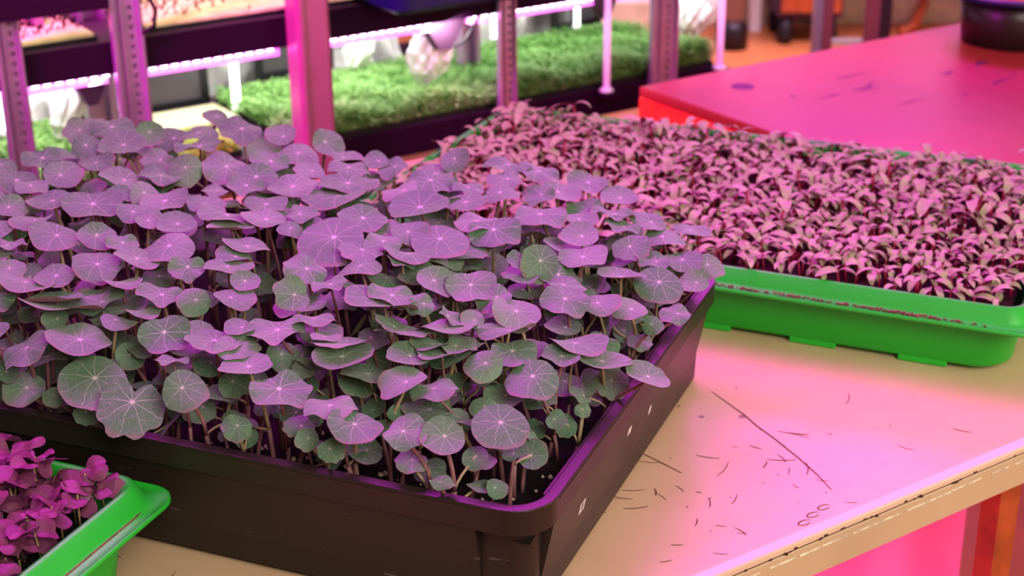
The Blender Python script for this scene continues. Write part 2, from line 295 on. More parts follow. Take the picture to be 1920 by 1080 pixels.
# ------------------------------------------------------------------ work table
tb = empty('work_table', TABLE_O, PHI)
tag(tb, 'scratched beige work table with chipped front edge carrying the green and black trays', 'table')
S0, S1, P1 = -1.35, .60, .850
prof_ = [(P1,.7935),(0,.7935),(0,.7968),(.0004,.7978),(.0012,.7984),(.0072,.7999),(.0090,.800),(P1,.800)]
tt = MB(); n_ = len(prof_); tt.v = [(S0,a,z) for a,z in prof_]+[(S1,a,z) for a,z in prof_]
for i in range(n_):
    j = (i+1) % n_; tt.f.append((i,i+n_,j+n_,j)); tt.m.append(1 if 1 <= i <= 5 else 0)
tt.f.append(tuple(range(n_))); tt.m.append(0); tt.f.append(tuple(range(2*n_-1,n_-1,-1))); tt.m.append(0)
o = tt.build('tabletop', [M['table'], M['table_edge']], tb)
bm = bmesh.new(); bm.from_mesh(o.data); bmesh.ops.recalc_face_normals(bm, faces=bm.faces)
for f in bm.faces: f.smooth = False
bm.to_mesh(o.data); bm.free()
MB().box(S0+.001,S1-.001,.0012,P1-.001,.7915,.7938).build('seam', M['seam'], tb)
MB().box(S0,S1,.0,P1,.7650,.7918).build('edge_board', M['apron'], tb, bevel=.001)
chip = MB(); x = S0
random.seed(3)
while x < S1-.03:
    L = random.uniform(.012,.05); w = random.uniform(.0006,.0016); z = .7868+random.uniform(-.0004,.0004)
    chip.box(x, x+L, -.0005, .001, z-w, z); x += L+random.uniform(.0,.012)
chip.build('chipped_strip', M['chip'], tb)
nick = MB()
random.seed(17)
for i in range(46):
    x = random.uniform(S0,S1-.01) if i < 20 else random.uniform(-.05,.32); w = random.uniform(.0008,.004); z = .7935+random.uniform(-.0012,.0010)
    nick.box(x,x+w,-.0006,.0004,z-random.uniform(.0003,.0009),z+.0004)
nick.build('dark_nicks', M['seam'], tb)
random.seed(31)
def scratch(pts, w):
    sc = MB()
    pts = [Vector((a,b,.8003)) for a,b in pts]; v = []
    for i,p in enumerate(pts):
        t = (pts[min(i+1,len(pts)-1)]-pts[max(i-1,0)]).normalized(); nn = Vector((-t.y,t.x,0))
        k = w*(.35+.65*math.sin(pi*(i+.5)/len(pts)))
        v.append((p+nn*k, p-nn*k))
    for a,b in zip(v[:-1], v[1:]): sc.quad([a[0],a[1],b[1],b[0]])
    sc.build('scratch', M['scratch'], tb)
scratch([(.171,.199),(.168,.175),(.1655,.155),(.161,.135),(.158,.112),(.152,.08),(.146,.055),(.139,.034)], .00065)
scratch([(.063,.152),(.066,.130),(.068,.112)], .0006)
scratch([(.168,.120),(.176,.108),(.180,.098)], .0004)
for i in range(80):
    a = random.uniform(-.02,.16) if i < 30 else random.uniform(-.02,.30) if i < 54 else random.uniform(-.36,.02); b = random.uniform(.015,.16) if i < 54 else random.uniform(.12,.33)
    L = random.uniform(.002,.03)*random.random(); g = random.choice((-1.1,-.9,.4,1.3,-1.5))+random.uniform(-.3,.3)
    scratch([(a+L*t*math.cos(g+t*.3), b+L*t*math.sin(g+t*.3)) for t in (0,.33,.66,1)], random.uniform(.00025,.0005))
for (a,b) in ((.118,.020),(.093,.013),(-.02,.10),(.0,.14),(.105,.017)):     # small ring shaped glue stains
    ring = [(a+.0038*math.cos(q)*(1.4 if a>.05 else .5), b+.0026*math.sin(q)*(1 if a>.05 else .6)) for q in [k*.6 for k in range(10)]]
    scratch(ring, .0005)
for (a,b) in ((.345,.045),(-1.28,.045),(-1.28,.80),(.50,.80)):
    MB().box(a,a+.024,b,b+.018,0,.765).build('leg', M['leg'], tb)

cab = empty('pink_tinted_cabinet', TABLE_O, PHI)
tag(cab, 'pale cabinet with pink light put into its colour, standing under the right end of the beige table', 'cabinet')
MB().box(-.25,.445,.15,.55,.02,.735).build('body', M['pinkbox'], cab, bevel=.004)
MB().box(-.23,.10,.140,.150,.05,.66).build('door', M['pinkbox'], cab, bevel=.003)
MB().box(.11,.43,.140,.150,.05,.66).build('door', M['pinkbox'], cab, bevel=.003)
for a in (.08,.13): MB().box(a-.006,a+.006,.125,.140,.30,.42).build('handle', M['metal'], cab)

# ------------------------------------------------------------------ orange table behind on the right
ot = empty('orange_table', TABLE_O, PHI)
tag(ot, 'orange topped table under pink light at the right rear, dark pot on it', 'table')
OX = .724; OP = .991
MB().box(OX,2.3,-.25,OP,.771,.785).build('tabletop', M['orange_table'], ot, bevel=.003)
MB().box(OX+.004,2.296,-.246,OP-.004,.700,.7695).build('apron', M['orange'], ot, bevel=.002)
MB().box(OX+.001,OX+.005,.0,OP-.03,.712,.758).build('side_panel', M['orange'], ot, bevel=.001)
MB().box(OX,OX+.03,OP-.03,OP,0,.770).build('leg', M['orange'], ot, bevel=.002)
MB().box(OX,OX+.03,-.25,-.22,0,.770).build('leg', M['orange'], ot, bevel=.002)
MB().box(2.27,2.3,OP-.03,OP,0,.770).build('leg', M['orange'], ot); MB().box(2.27,2.3,-.25,-.22,0,.770).build('leg', M['orange'], ot)
def blob(cx, cy, rx, ry, rot=0, wob=.0, n=20, z=.7853):
    P = []; st = MB()
    for k in range(n):
        a = 2*pi*k/n; r = 1+wob*math.sin(3*a+cx*40)+wob*.7*math.sin(5*a+1)
        u, v = rx*r*math.cos(a), ry*r*math.sin(a)
        P.append((cx+u*math.cos(rot)-v*math.sin(rot), cy+u*math.sin(rot)+v*math.cos(rot), z))
    st.quad(P); st.build('stain', M['stain'], ot)
blob(.839,.907,.0165,.0165)
for q in ((.965,.80,.016,.004,-.3,.35),(.985,.81,.012,.003,.5,.4),(1.12,.79,.012,.004,.2,.3),(.90,.80,.02,.002,0,.3),(1.0,.86,.03,.002,.0,.3),(1.15,.72,.03,.003,.2,.4),(.86,.83,.004,.004,0,.2),(1.05,.70,.012,.002,.2,.3),(.97,.72,.02,.0015,.1,.3),(1.2,.80,.015,.006,.2,.3)): blob(*q)

# dark pot with blue brim and orange vegetables
pc = TABLE_O + RM @ Vector((1.345,.865,0))
pot = empty('planter_pot', (pc.x,pc.y,.785))
tag(pot, 'round dark pot with blue brim standing on the orange table', 'pot')
def circ(r, z, n=32, cx=0, cy=0): return [(cx+r*math.cos(2*pi*k/n), cy+r*math.sin(2*pi*k/n), z) for k in range(n)]
MB().loops([circ(.074,0),circ(.082,.075),circ(.078,.075),circ(.070,.006)], True, True).build('bowl', M['black'], pot, smooth=True)
MB().loops([circ(.080,.066),circ(.098,.070),circ(.100,.076),circ(.078,.078),circ(.0775,.070)], closed=False).build('brim', M['navy'], pot, smooth=True)
random.seed(5)
for i in range(7):
    a = i*2*pi/7; c = Vector((.042*math.cos(a), .042*math.sin(a), .062+.01*random.random()))
    if i == 6: c = Vector((0,0,.080))
    d = Vector((math.cos(a+1.3), math.sin(a+1.3), .15)).normalized()
    pts = [d*(t-.5)*.06 for t in (0,.1,.3,.6,.9,1)]
    o = MB().tube(pts, [.004,.011,.014,.012,.007,.002], 10).build('orange_vegetable', M['carrot'], None, smooth=True, loc=Vector((pc.x,pc.y,.785))+c)
    tag(o, 'small orange vegetable lying in the dark pot with the blue brim', 'vegetable', 'orange vegetables in the dark pot')

# ------------------------------------------------------------------ green trays
def green_tray(name, label, o, W, D, depth, feet):
    r = empty(name, o, TH); tag(r, label, 'tray')
    # local: ridge rectangle x in [-W,0], y in [0,D] ; z=0 is the ridge top
    X = (-W,0,0,D,.020)
    prof = [(.012,-depth+.006),(.004,-.006),(.0015,-.001),(-.001,0),(-.0035,-.0012),(-.0078,-.0110),(-.0100,-.0138),(-.0165,-.0148),(-.0178,-.0136),(-.0190,-.0138),(-.0193,-.0160),(-.0185,-.0170),(-.0160,-.0166),(-.003,-.0156),(-.002,-.018),(.004,-depth*.55),(.007,-depth+.003),(.010,-depth)]
    loops = [rrect(-W+d, -d, d, D-d, (.030 if z < -depth*.9 else .024) if d > .003 else (.016-d*.4 if d > -.010 else .020), z, 8) for d, z in prof]
    MB().loops(loops, True, True).build('tray_shell', M['green'], r, smooth=True)
    for k in range(feet):
        cx = -W+.075+(W-.150)*k/(feet-1)
        for y0 in (.0095, D-.0315):
            MB().box(cx-.020,cx+.020,y0-.001,y0+.022,-depth-.0045,-depth+.004).build('foot', M['green'], r, bevel=.0015)
    return r
ZG = .8655; TG = math.radians(65.966)-pi/2

Dv = Vector((math.cos(TG+pi/2), math.sin(TG+pi/2),0)); Xv = Vector((math.cos(TG), math.sin(TG),0))
G_O = Dv*1.167 - Xv*.081; G_O.z = ZG
gt = green_tray('seed_tray', 'wide bright green tray on the right holding red stemmed beet seedlings', G_O, .607, .371, .0610, 6)
gt.rotation_euler[2] = TG
du = MB(); random.seed(12)
for i in range(420):
    a = random.choice((random.gauss(-.155,.04), random.gauss(-.27,.03), random.gauss(-.09,.02), random.uniform(-.4,-.02))); b = -.0125+random.gauss(0,.0013)
    s_ = random.uniform(.0003,.0009)
    if a > -.01: continue
    du.box(a-s_,a+s_,b-s_,b+s_,-.0143,-.0140+s_)
du.build('dust_line', M['dust'], gt)
MB().box(-.596,-.012,.012,.359,-.016,-.013).build('soil', M['beet_soil'], gt)

ZL = .8745
wT = TM @ Vector((-.2427-.0160, -.006-.0205+.002, 0)) + TRAY_O
L_O = Vector((wT.x, wT.y, ZL)); 
# ridge rectangle of this tray runs left and towards the viewer: local y in [-D,0]
LD = .379
lt = green_tray('seed_tray', 'small bright green tray at lower left holding purple leaf seedlings', L_O - TM @ Vector((0,LD,0)), .61, LD, .0735, 6)
MB().box(-.596,-.014,.014,.365,-.022,-.018).build('soil', M['soil'], lt)
MB().loops([inset(-.61,0,0,LD,.02,-.0100,-.0133),inset(-.61,0,0,LD,.02,-.0110,-.0137)]).build('dust_line', M['dust'], lt)

# ------------------------------------------------------------------ black tray
bt = empty('growing_tray', TRAY_O, TH)
tag(bt, 'large black deep plastic tray in the centre filled with nasturtium seedlings', 'tray')
X = (-.60,0,0,.40,.028); H = .0898
prof = [(.0135,-H+.005),(.0112,-.030),(.0092,-.0030),(.0080,0),(.0,0),(.0005,-.0175),(.0150,-.0182),(.019,-H+.003),(.022,-H)]
MB().loops([inset(*X,d,z,10) for d,z in prof], True, True)  .build('tray_shell', M['black_dusty'], bt, bevel=.0009, bseg=3)
def panel(x0, x1, side):
    i0, i1, th = -.0003, .0175, .012
    def P(u, d, z): return (u, d, z) if side == 'f' else ((-d, u, z) if side == 'r' else ((u, .40-d, z) if side == 'b' else (-.60+d, u, z)))
    z0, z1 = -.0022, -H+.001; pts = []
    for u in (x0, x1):
        pts += [P(u,i0,z0), P(u,i0+.011,z0), P(u,i1+.004,z1), P(u,i1,z1)]
    b = MB(); b.v = pts; b.f = [(0,1,2,3),(7,6,5,4),(0,4,5,1),(1,5,6,2),(2,6,7,3),(3,7,4,0)]; b.m = [0]*6
    o = b.build('side_panel', M['black_dusty'], bt)
    bm = bmesh.new(); bm.from_mesh(o.data); bmesh.ops.recalc_face_normals(bm, faces=bm.faces); bm.to_mesh(o.data); bm.free()
    return o
panel(-.557,-.043,'f'); panel(.030,.370,'r'); panel(-.557,-.043,'b'); panel(.035,.365,'l')
soil = MB(); nx, ny = 48, 32; random.seed(2)
for j in range(ny+1):
    for i in range(nx+1): soil.v.append((-.588+.576*i/nx, .012+.376*j/ny, -.027+random.uniform(-.002,.002)))
for j in range(ny):
    for i in range(nx): a = j*(nx+1)+i; soil.f.append((a,a+1,a+nx+2,a+nx+1)); soil.m.append(0)
soil.build('soil', M['soil'], bt, smooth=True)
pl = MB()
for i in range(240):
    a = random.uniform(-.57,-.02); b = random.uniform(.015,.09) if i < 170 else random.uniform(.015,.38); s_ = random.uniform(.0010,.0030)*random.random()+.0007
    c = Vector((a,b,-.0255)); n_ = [Vector((random.gauss(0,1),random.gauss(0,1),random.gauss(0,1))).normalized()*s_ for _ in range(1)]
    bb = len(pl.v); pts = [Vector(v)*s_*random.uniform(.7,1.2) for v in ((1,0,0),(0,1,0),(-1,0,0),(0,-1,0),(0,0,1),(0,0,-1))]
    pl.v += [tuple(c+p) for p in pts]
    for q in ((0,1,4),(1,2,4),(2,3,4),(3,0,4),(1,0,5),(2,1,5),(3,2,5),(0,3,5)): pl.f.append(tuple(bb+k for k in q)); pl.m.append(0)
o = pl.build('perlite', M['perlite'], bt, smooth=True); o['kind'] = 'stuff'
for (b, z, w, h_) in ((.094,-.046,.0052,.0042),(.184,-.036,.0035,.0030),(.237,-.046,.0025,.0035)):
    # small white stickers on the right side panel
    zz = z; xo = lambda zq: -(.0003+(.0172)*(-zq-.003)/(H-.004))+.0003
    s_ = MB().quad([(xo(zz-h_),b-w,zz-h_),(xo(zz-h_),b+w,zz-h_),(xo(zz+h_),b+w,zz+h_),(xo(zz+h_),b-w,zz+h_)]).build('white_sticker', M['sticker'], bt)
    if w > .005:
        q = MB()
        for k in range(4):
            zc = zz+.0022-k*.0014; q.quad([(xo(zc)+.0002,b-.0028,zc),(xo(zc)+.0002,b+.0028-.001*(k%2),zc),(xo(zc+.0006)+.0002,b+.0028-.001*(k%2),zc+.0006),(xo(zc+.0006)+.0002,b-.0028,zc+.0006)])
        q.build('print', M['ink'], s_)

# ------------------------------------------------------------------ nasturtiums
def leaf_mesh(seed, lobes, lobe_amp, wave, cup, notch):
    rnd = random.Random(seed); NA, NR = 44, 7
    ph = [rnd.uniform(0,2*pi) for _ in range(6)]; kw = rnd.choice((2,3,3,4))
    off = -.10
    mb = MB(); uv = []
    def R(a):
        # a=-pi/2 points to the free tip; lobes there
        low = max(0, math.sin(-a))
        r = .5*(1+.035*math.cos(2*a+ph[0])+.02*math.sin(3*a+ph[1]))
        r *= 1-lobe_amp*(.25+.75*low)*abs(math.cos(lobes*(a+pi/2)/2))**3
        r *= 1-notch*math.exp(-((a-pi/2+ (2*pi if a < -pi/2 else 0))/.28)**2)
        r *= 1+.012*math.sin(9*a+ph[4])
        return r
    def Z(x, y):
        r = math.hypot(x,y); a = math.atan2(y,x)
        return cup*r*r*1.2 + wave*(r*2)**2*.5*math.sin(kw*a+ph[2])*.5 + .010*math.sin(9*x+ph[3])*math.cos(8*y+ph[5]) - .035*math.exp(-((x)**2+(y-.1)**2)/.004)*.5
    hub = Vector((0,.10))
    mb.v.append((hub.x,hub.y,Z(*hub))); uv.append((.5,.5))
    for i in range(1,NR+1):
        t = (i/NR)**.85
        for k in range(NA):
            a = 2*pi*k/NA-pi; e_ = Vector((R(a)*math.cos(a), R(a)*math.sin(a)))
            p = hub.lerp(e_, t); mb.v.append((p.x,p.y,Z(p.x,p.y))); uv.append((.5+(p.x-hub.x)*.9,.5+(p.y-hub.y)*.9))
    for k in range(NA):
        mb.f.append((0,1+k,1+(k+1)%NA)); mb.m.append(0)
    for i in range(NR-1):
        for k in range(NA):
            a = 1+i*NA+k; b = 1+i*NA+(k+1)%NA; mb.f.append((a,a+NA,b+NA,b)); mb.m.append(0)
    me = mb.mesh('leaf', True); l = me.uv_layers.new(name='UVMap')
    for lp in me.loops: l.data[lp.index].uv = uv[lp.vertex_index]
    me.materials.append(M['leaf']); return me
LM = [leaf_mesh(i, *q) for i, q in enumerate([(5,.08,.20,.16,.04),(7,.10,.28,-.12,.08),(5,.18,.22,.20,.14),(6,.06,.32,.08,.0),(9,.12,.16,.05,.16),(5,.08,.34,-.20,.06),(7,.14,.28,.16,.26),(5,.10,.14,.28,.06),(6,.16,.30,-.05,.10),(5,.14,.40,.10,.0)])]
LSCAL = leaf_mesh(50, 8, .20, .10, -.12, .45)
LPLAIN = leaf_mesh(51, 5, .05, .05, -.06, .0)
LEAVES = [tuple(int(v) for v in r.split()) for r in LEAFDATA.split('|')]
SPECIAL = {
 174:'nasturtium with a big scalloped green leaf hanging over the front left rim',
 172:'nasturtium with a large round green leaf at front left, beside the scalloped one',
 169:'nasturtium whose leaf pokes out over the right rim of the black tray',
 60:'nasturtium with the largest leaf, pale branching veins, in the middle of the canopy',
 63:'nasturtium with a big grey green cupped leaf right of the largest one',
 196:'nasturtium with a wide green lobed leaf near the front right corner of the tray',
 187:'nasturtium with a pink veined leaf low at the front, left one of an overlapping pair',
 188:'nasturtium with a pink veined leaf low at the front, right one of an overlapping pair',
 90:'nasturtium with a drooping leaf at the far right corner of the black tray',
 91:'nasturtium with a broad grey green leaf near the right rim',
 111:'nasturtium with a narrow upturned purple leaf at the left frame edge',
 112:'nasturtium with a wide saddle shaped purple leaf above the large round green leaf',
 14:'nasturtium with a broad oval leaf and bright centre spot in the left rear canopy',
 29:'nasturtium with a small leaf lifted above the rear canopy at left',
 183:'nasturtium with a broad purple leaf overlapped by a pointed one at front centre',
 181:'nasturtium with a wide flat purple leaf at front left of centre',
 116:'nasturtium with a folded pale purple leaf left of centre above the front rim',
 178:'nasturtium with a small round green leaf with a dark slit near the front rim',
 189:'nasturtium with a small dark green round leaf low over the front rim',
 125:'nasturtium with an upright round leaf half purple half green near the centre',
 173:'nasturtium with an oval leaf near the front rim at the left frame edge',
 175:'nasturtium with a dark green leaf in shade right of the scalloped one',
 85:'nasturtium with a steeply tilted grey leaf in the right centre',
 168:'nasturtium with a dark green hanging leaf next to the right rim',
 167:'nasturtium with a three lobed leaf whose tip turns bright green',
 199:'nasturtium with a tiny pale green leaf on a long tan stem at right',
 198:'nasturtium with a tiny dark leaf among bare stems at front right',
 75:'nasturtium with a rounded purple leaf against the beet seedlings at rear right',
 140:'nasturtium with a wide wavy veined leaf at the centre front',
 159:'nasturtium with a pointed leaf touching the right rim',
 185:'nasturtium with an oval tilted leaf above the front centre pair',
 186:'nasturtium with a flat pointed leaf right of the front centre pair',
}
rightL = TM.inverted() @ Vector((1,0,0))
rnd = random.Random(99)
def leaf_matrix(pos, nrm, dia, spin):
    nz_ = nrm.normalized(); xx = (rightL - nz_*(rightL.dot(nz_)))
    xx.normalize(); yy = nz_.cross(xx)
    R_ = Matrix((xx,yy,nz_)).transposed() @ Matrix.Rotation(spin,3,'Z')
    return Matrix.Translation(pos) @ R_.to_4x4() @ Matrix.Scale(dia,4)
def curve(p0, p1, lift, n=7, sway=.0, up=.55):
    out = []; c = Vector((p0.x+(p1.x-p0.x)*.15+sway, p0.y+(p1.y-p0.y)*.15, p0.z+(p1.z-p0.z)*up))
    c2 = Vector((p1.x-(p1.x-p0.x)*.12, p1.y-(p1.y-p0.y)*.12, p1.z-.012+lift*0))
    if p1.z-p0.z < .02: c2 = p1.lerp(p0,.3)
    for i in range(n):
        t = i/(n-1); out.append(p0*((1-t)**3)+c*(3*t*(1-t)**2)+c2*(3*t*t*(1-t))+p1*(t**3))
    return out
cols = lambda x: 'left' if x < -.36 else ('centre' if x < -.17 else 'right')
rows = lambda y: 'front' if y < .07 else ('middle' if y < .22 else 'rear')
for i, (X_,Y_,Z_,D_,nx_,ny_,nz_) in enumerate(LEAVES):
    P = Vector((X_,Y_,Z_))*1e-4; dia = D_*1e-4*1.06; nrm = Vector((nx_,ny_,nz_))
    base = Vector((P.x+rnd.uniform(-.014,.014), P.y+rnd.uniform(-.004,.024), -.028))
    base.x = min(-.022,max(-.575,base.x)); base.y = min(.375,max(.019,base.y))
    world = TRAY_O + TM @ base
    r = empty('nasturtium_seedling', world, TH)
    area = rows(P.y)+' '+cols(P.x)
    if i in SPECIAL: tag(r, SPECIAL[i], 'seedling', 'nasturtium seedlings in the black tray')
    else: tag(r, {'front':'nasturtium seedling with round leaf near the front rim, %s of the tray',
             'middle':'nasturtium seedling with flat round leaf midway back, %s of the black tray',
             'rear':'nasturtium seedling with flat leaf in the rear rows, %s part of the black tray'}[rows(P.y)] % cols(P.x), 'seedling', 'nasturtium seedlings, '+area+' of the black tray')
    me = LSCAL if i == 174 else (LPLAIN if i in (172,196,60,63,91) else LM[rnd.randrange(len(LM))])
    spin = rnd.uniform(-.5,.5) if D_ > 300 else rnd.uniform(-1.5,1.5)
    if i in (174,172,196,167): spin = rnd.uniform(-.12,.12)
    lf = bpy.data.objects.new('leaf', me); COL.objects.link(lf); lf.parent = r
    mx = leaf_matrix(P-base, nrm, dia, spin); lf.matrix_local = mx
    hub = mx @ Vector((0,.10,-.03))
    # second, smaller leaf on its own stalk lower down
    k = rnd.uniform(.35,.62); zz = max(.012, hub.z*k)
    node = Vector((hub.x*.25+rnd.uniform(-.003,.003), hub.y*.25, hub.z*rnd.uniform(.30,.48)))
    a2 = rnd.uniform(0,2*pi); q = Vector((math.cos(a2),math.sin(a2),0))*rnd.uniform(.010,.020)
    sp_ = Vector((hub.x*.5,hub.y*.5,0))+q; 
    lim = base+sp_; lim.x = min(-.028,max(-.565,lim.x)); lim.y = min(.37,max(.026,lim.y)); sp_ = lim-base
    p2 = Vector((sp_.x,sp_.y,zz+rnd.uniform(0,.010)))
    n2 = Vector((rnd.gauss(0,.35), rnd.gauss(-.45,.35), rnd.uniform(.5,1)))
    m2 = leaf_matrix(p2, n2, min(.034,max(.016,dia*rnd.uniform(.5,.8))), rnd.uniform(-2,2))
    l2 = bpy.data.objects.new('leaf', LM[rnd.randrange(len(LM))]); COL.objects.link(l2); l2.parent = r; l2.matrix_local = m2
    s_ = MB(); rs = rnd.uniform(.0013,.0019)
    s_.tube([Vector((0,0,-.002)), node*.5+Vector((rnd.uniform(-.001,.001),0,0)), node], [rs,rs*.95,rs*.9], 7)
    s_.tube(curve(node, hub, 0, sway=rnd.uniform(-.002,.002)), [rs*.75]*5+[rs*.6,rs*.5], 6, mi=1 if rnd.random()<.5 else 0)
    s_.tube(curve(node, m2 @ Vector((0,.10,-.03)), 0, n=6), rs*.5, 5, mi=1)
    s_.build('stem', [M['stem'], M['stem_green']], r, smooth=True)
# extra young plants: bare reddish stems with tiny leaves between the bigger ones
for i in range(60):
    b = Vector((rnd.uniform(-.56,-.03), rnd.uniform(.020,.075) if i < 46 else rnd.uniform(.12,.36), -.028))
    r = empty('nasturtium_sprout', TRAY_O + TM @ b, TH)
    tag(r, 'thin short nasturtium sprout with one small shaded leaf low between the taller stems', 'seedling', 'short shaded nasturtium sprouts')
    hgt = rnd.uniform(.022,.045); p = Vector((rnd.uniform(-.010,.010), rnd.uniform(-.003,.010), hgt))
    mx = leaf_matrix(p, Vector((rnd.gauss(0,.3),rnd.gauss(-.5,.3),1)), rnd.uniform(.011,.021), rnd.uniform(-2,2))
    lf = bpy.data.objects.new('leaf', LM[rnd.randrange(len(LM))]); COL.objects.link(lf); lf.parent = r; lf.matrix_local = mx
    s_ = MB(); s_.tube(curve(Vector((0,0,-.002)), mx @ Vector((0,.1,-.03)), 0), [.0015]*4+[.0011,.0009,.0006], 6); s_.build('stem', M['stem'], r, smooth=True)


# further plants filling the canopy between the ones above
for i in range(76):
    bx, by = rnd.uniform(-.575,-.06), (rnd.uniform(.17,.385) if i < 56 else rnd.uniform(.04,.17))
    a_ = -bx; top = (.025+.05*(1-math.exp(-a_/.12)))*(.62+.38*min(1,by/.12)) - rnd.uniform(.006,.018)
    base = Vector((bx,by,-.028)); r = empty('nasturtium_seedling', TRAY_O + TM @ base, TH)
    tag(r, 'half hidden nasturtium seedling just under the taller leaves, %s %s of the tray' % (rows(by), cols(bx)), 'seedling', 'half hidden nasturtium seedlings, %s %s of the black tray' % (rows(by), cols(bx)))
    hub = Vector((rnd.uniform(-.012,.012), rnd.uniform(-.01,.01), top+.028)); s_ = MB()
    node = Vector((hub.x*.3,hub.y*.3,hub.z*.45)); ends = [(hub, rnd.uniform(.027,.040)), (Vector((-hub.x*1.6, -hub.y*1.4+.004, hub.z*rnd.uniform(.7,.9))), rnd.uniform(.020,.030))]
    s_.tube([Vector((0,0,-.002)), node], [.0013,.0012], 6)
    for p, dd in ends:
        mx = leaf_matrix(p, Vector((rnd.gauss(0,.18),rnd.gauss(-.05,.22),1)), dd, rnd.uniform(-3,3))
        lf = bpy.data.objects.new('leaf', LM[rnd.randrange(len(LM))]); COL.objects.link(lf); lf.parent = r; lf.matrix_local = mx
        s_.tube(curve(node, mx @ Vector((0,.10,-.03)), 0), .0009, 5, mi=1)
    s_.build('stem', [M['stem'], M['stem_green']], r, smooth=True)

# ------------------------------------------------------------------ beet seedlings
def strap(seed):
    rn = random.Random(seed); L = rn.uniform(.0165,.024); W = L*rn.uniform(.13,.18); n = 8
    a0 = rn.uniform(.5,1.1); a1 = -rn.uniform(.9,1.9); pts = []; x = z = 0
    mb = MB(); tw = rn.uniform(-.5,.5)
    for i in range(n):
        t = i/(n-1); a = a0+(a1-a0)*t; w = W*(math.sin(pi*min(1,t*.86+.10))**.6)*(1 if i<n-1 else .45)
        y = tw*x*.3
        for s_ in (-1,-.5,0,.5,1): mb.v.append((x, y+s_*w, z - .18*w*(1-abs(s_))))
        x += L/(n-1)*math.cos(a); z += L/(n-1)*math.sin(a)
    for i in range(n-1):
        for k in range(4): a = i*5+k; mb.f.append((a,a+1,a+6,a+5)); mb.m.append(0)
    # normals should face up
    me = mb.mesh('leaf', True); me.materials.append(M['beet']); me.flip_normals() if me.polygons[0].normal.z < 0 else None
    return me
SM = [strap(i) for i in range(10)]
def stem_mesh(h, lean, rad, mat):
    mb = MB(); mb.tube([(0,0,0),(lean*.3,0,h*.5),(lean,0,h)], [rad,rad,rad*.8], 5)
    me = mb.mesh('stem', True); me.materials.append(mat); return me
BS = [stem_mesh(.011+.0017*k, random.uniform(-.003,.003), .0009, M['beet_stem']) for k in range(6)]
rb = random.Random(21); cand = []
nxg, nyg = 48, 30
for i in range(nxg):
    for j in range(nyg):
        x = -.598+.590*(i+.5)/nxg+rb.uniform(-.005,.005); y = .006+.358*(j+.5)/nyg+rb.uniform(-.005,.005)
        if x > -.014 or y < .010 or y > .360 or x < -.597: continue
        cand.append((x,y))
GM = Matrix.Rotation(TG,4,'Z')
def worldg(x,y,z): return G_O + GM @ Vector((x,y,z))
def hidden(w):      # behind the nasturtium canopy as seen from the front, or past the right of the view
    l = TM.inverted() @ (w-TRAY_O)
    return (l.x < -.10 and l.y < .50) or w.x/max(w.y,.1) > .41 or (l.y < .43)
vis = [c for c in cand if not hidden(worldg(*c,0))]
vis.sort(key=lambda c: worldg(*c,0).y - .25*abs(0))
front = vis[:300]; fs = set(front)
def seed_params(rn):
    k = rn.randrange(6); h = .011+.0017*k; az = rn.uniform(0,2*pi)
    return k, h, az
for (x,y) in front:
    k,h,az = seed_params(rb); w = worldg(x,y,-.014)
    r = empty('beet_seedling', w, az)
    zone = 'left' if x < -.33 else ('centre' if x < -.16 else 'right')
    row = 'along the near rim' if y < .05 else 'a few rows back'
    tag(r, 'beet seedling with arched leaves %s, %s of tray' % (row, zone), 'seedling', 'beet seedlings %s, %s' % (row, zone))
    s_ = bpy.data.objects.new('stem', BS[k]); COL.objects.link(s_); s_.parent = r
    top = BS[k].vertices[-1].co; tx = top.x
    for q in (0, pi+rb.uniform(-.6,.6)):
        l = bpy.data.objects.new('leaf', SM[rb.randrange(10)]); COL.objects.link(l); l.parent = r
        l.location = (tx,0,h-.0005); l.rotation_euler = (rb.uniform(-.35,.35), rb.uniform(-.3,.3), q); sc_ = rb.uniform(.8,1.12); l.scale = (sc_,)*3
rest = MB()
def append_mesh(mb, me, mx, mi):
    b = len(mb.v); mb.v += [tuple(mx @ v.co) for v in me.vertices]
    for p in me.polygons: mb.f.append(tuple(b+i for i in p.vertices)); mb.m.append(mi)
for (x,y) in cand:
    if (x,y) in fs: continue
    k,h,az = seed_params(rb); 
    tall = rb.uniform(.85,1.2) if rb.random() < .96 else 1.5
    m0 = Matrix.Translation((x,y,-.014)) @ Matrix.Rotation(az,4,'Z') @ Matrix.Scale(tall,4)
    append_mesh(rest, BS[k], m0, 1); tx = BS[k].vertices[-1].co.x
    for q in (0, pi+rb.uniform(-.6,.6)):
        append_mesh(rest, SM[rb.randrange(10)], m0 @ Matrix.Translation((tx,0,h-.0005)) @ Matrix.Rotation(q,4,'Z') @ Matrix.Rotation(rb.uniform(-.35,.35),4,'X') @ Matrix.Rotation(rb.uniform(-.3,.3),4,'Y') @ Matrix.Scale(rb.uniform(.8,1.12),4), 0)
o = rest.build('beet_seedlings', [M['beet'],M['beet_stem']], None, smooth=True); place(o, G_O, TG)
tag(o, 'dense carpet of beet seedlings covering the rest of the wide green tray', 'seedlings', kind='stuff')

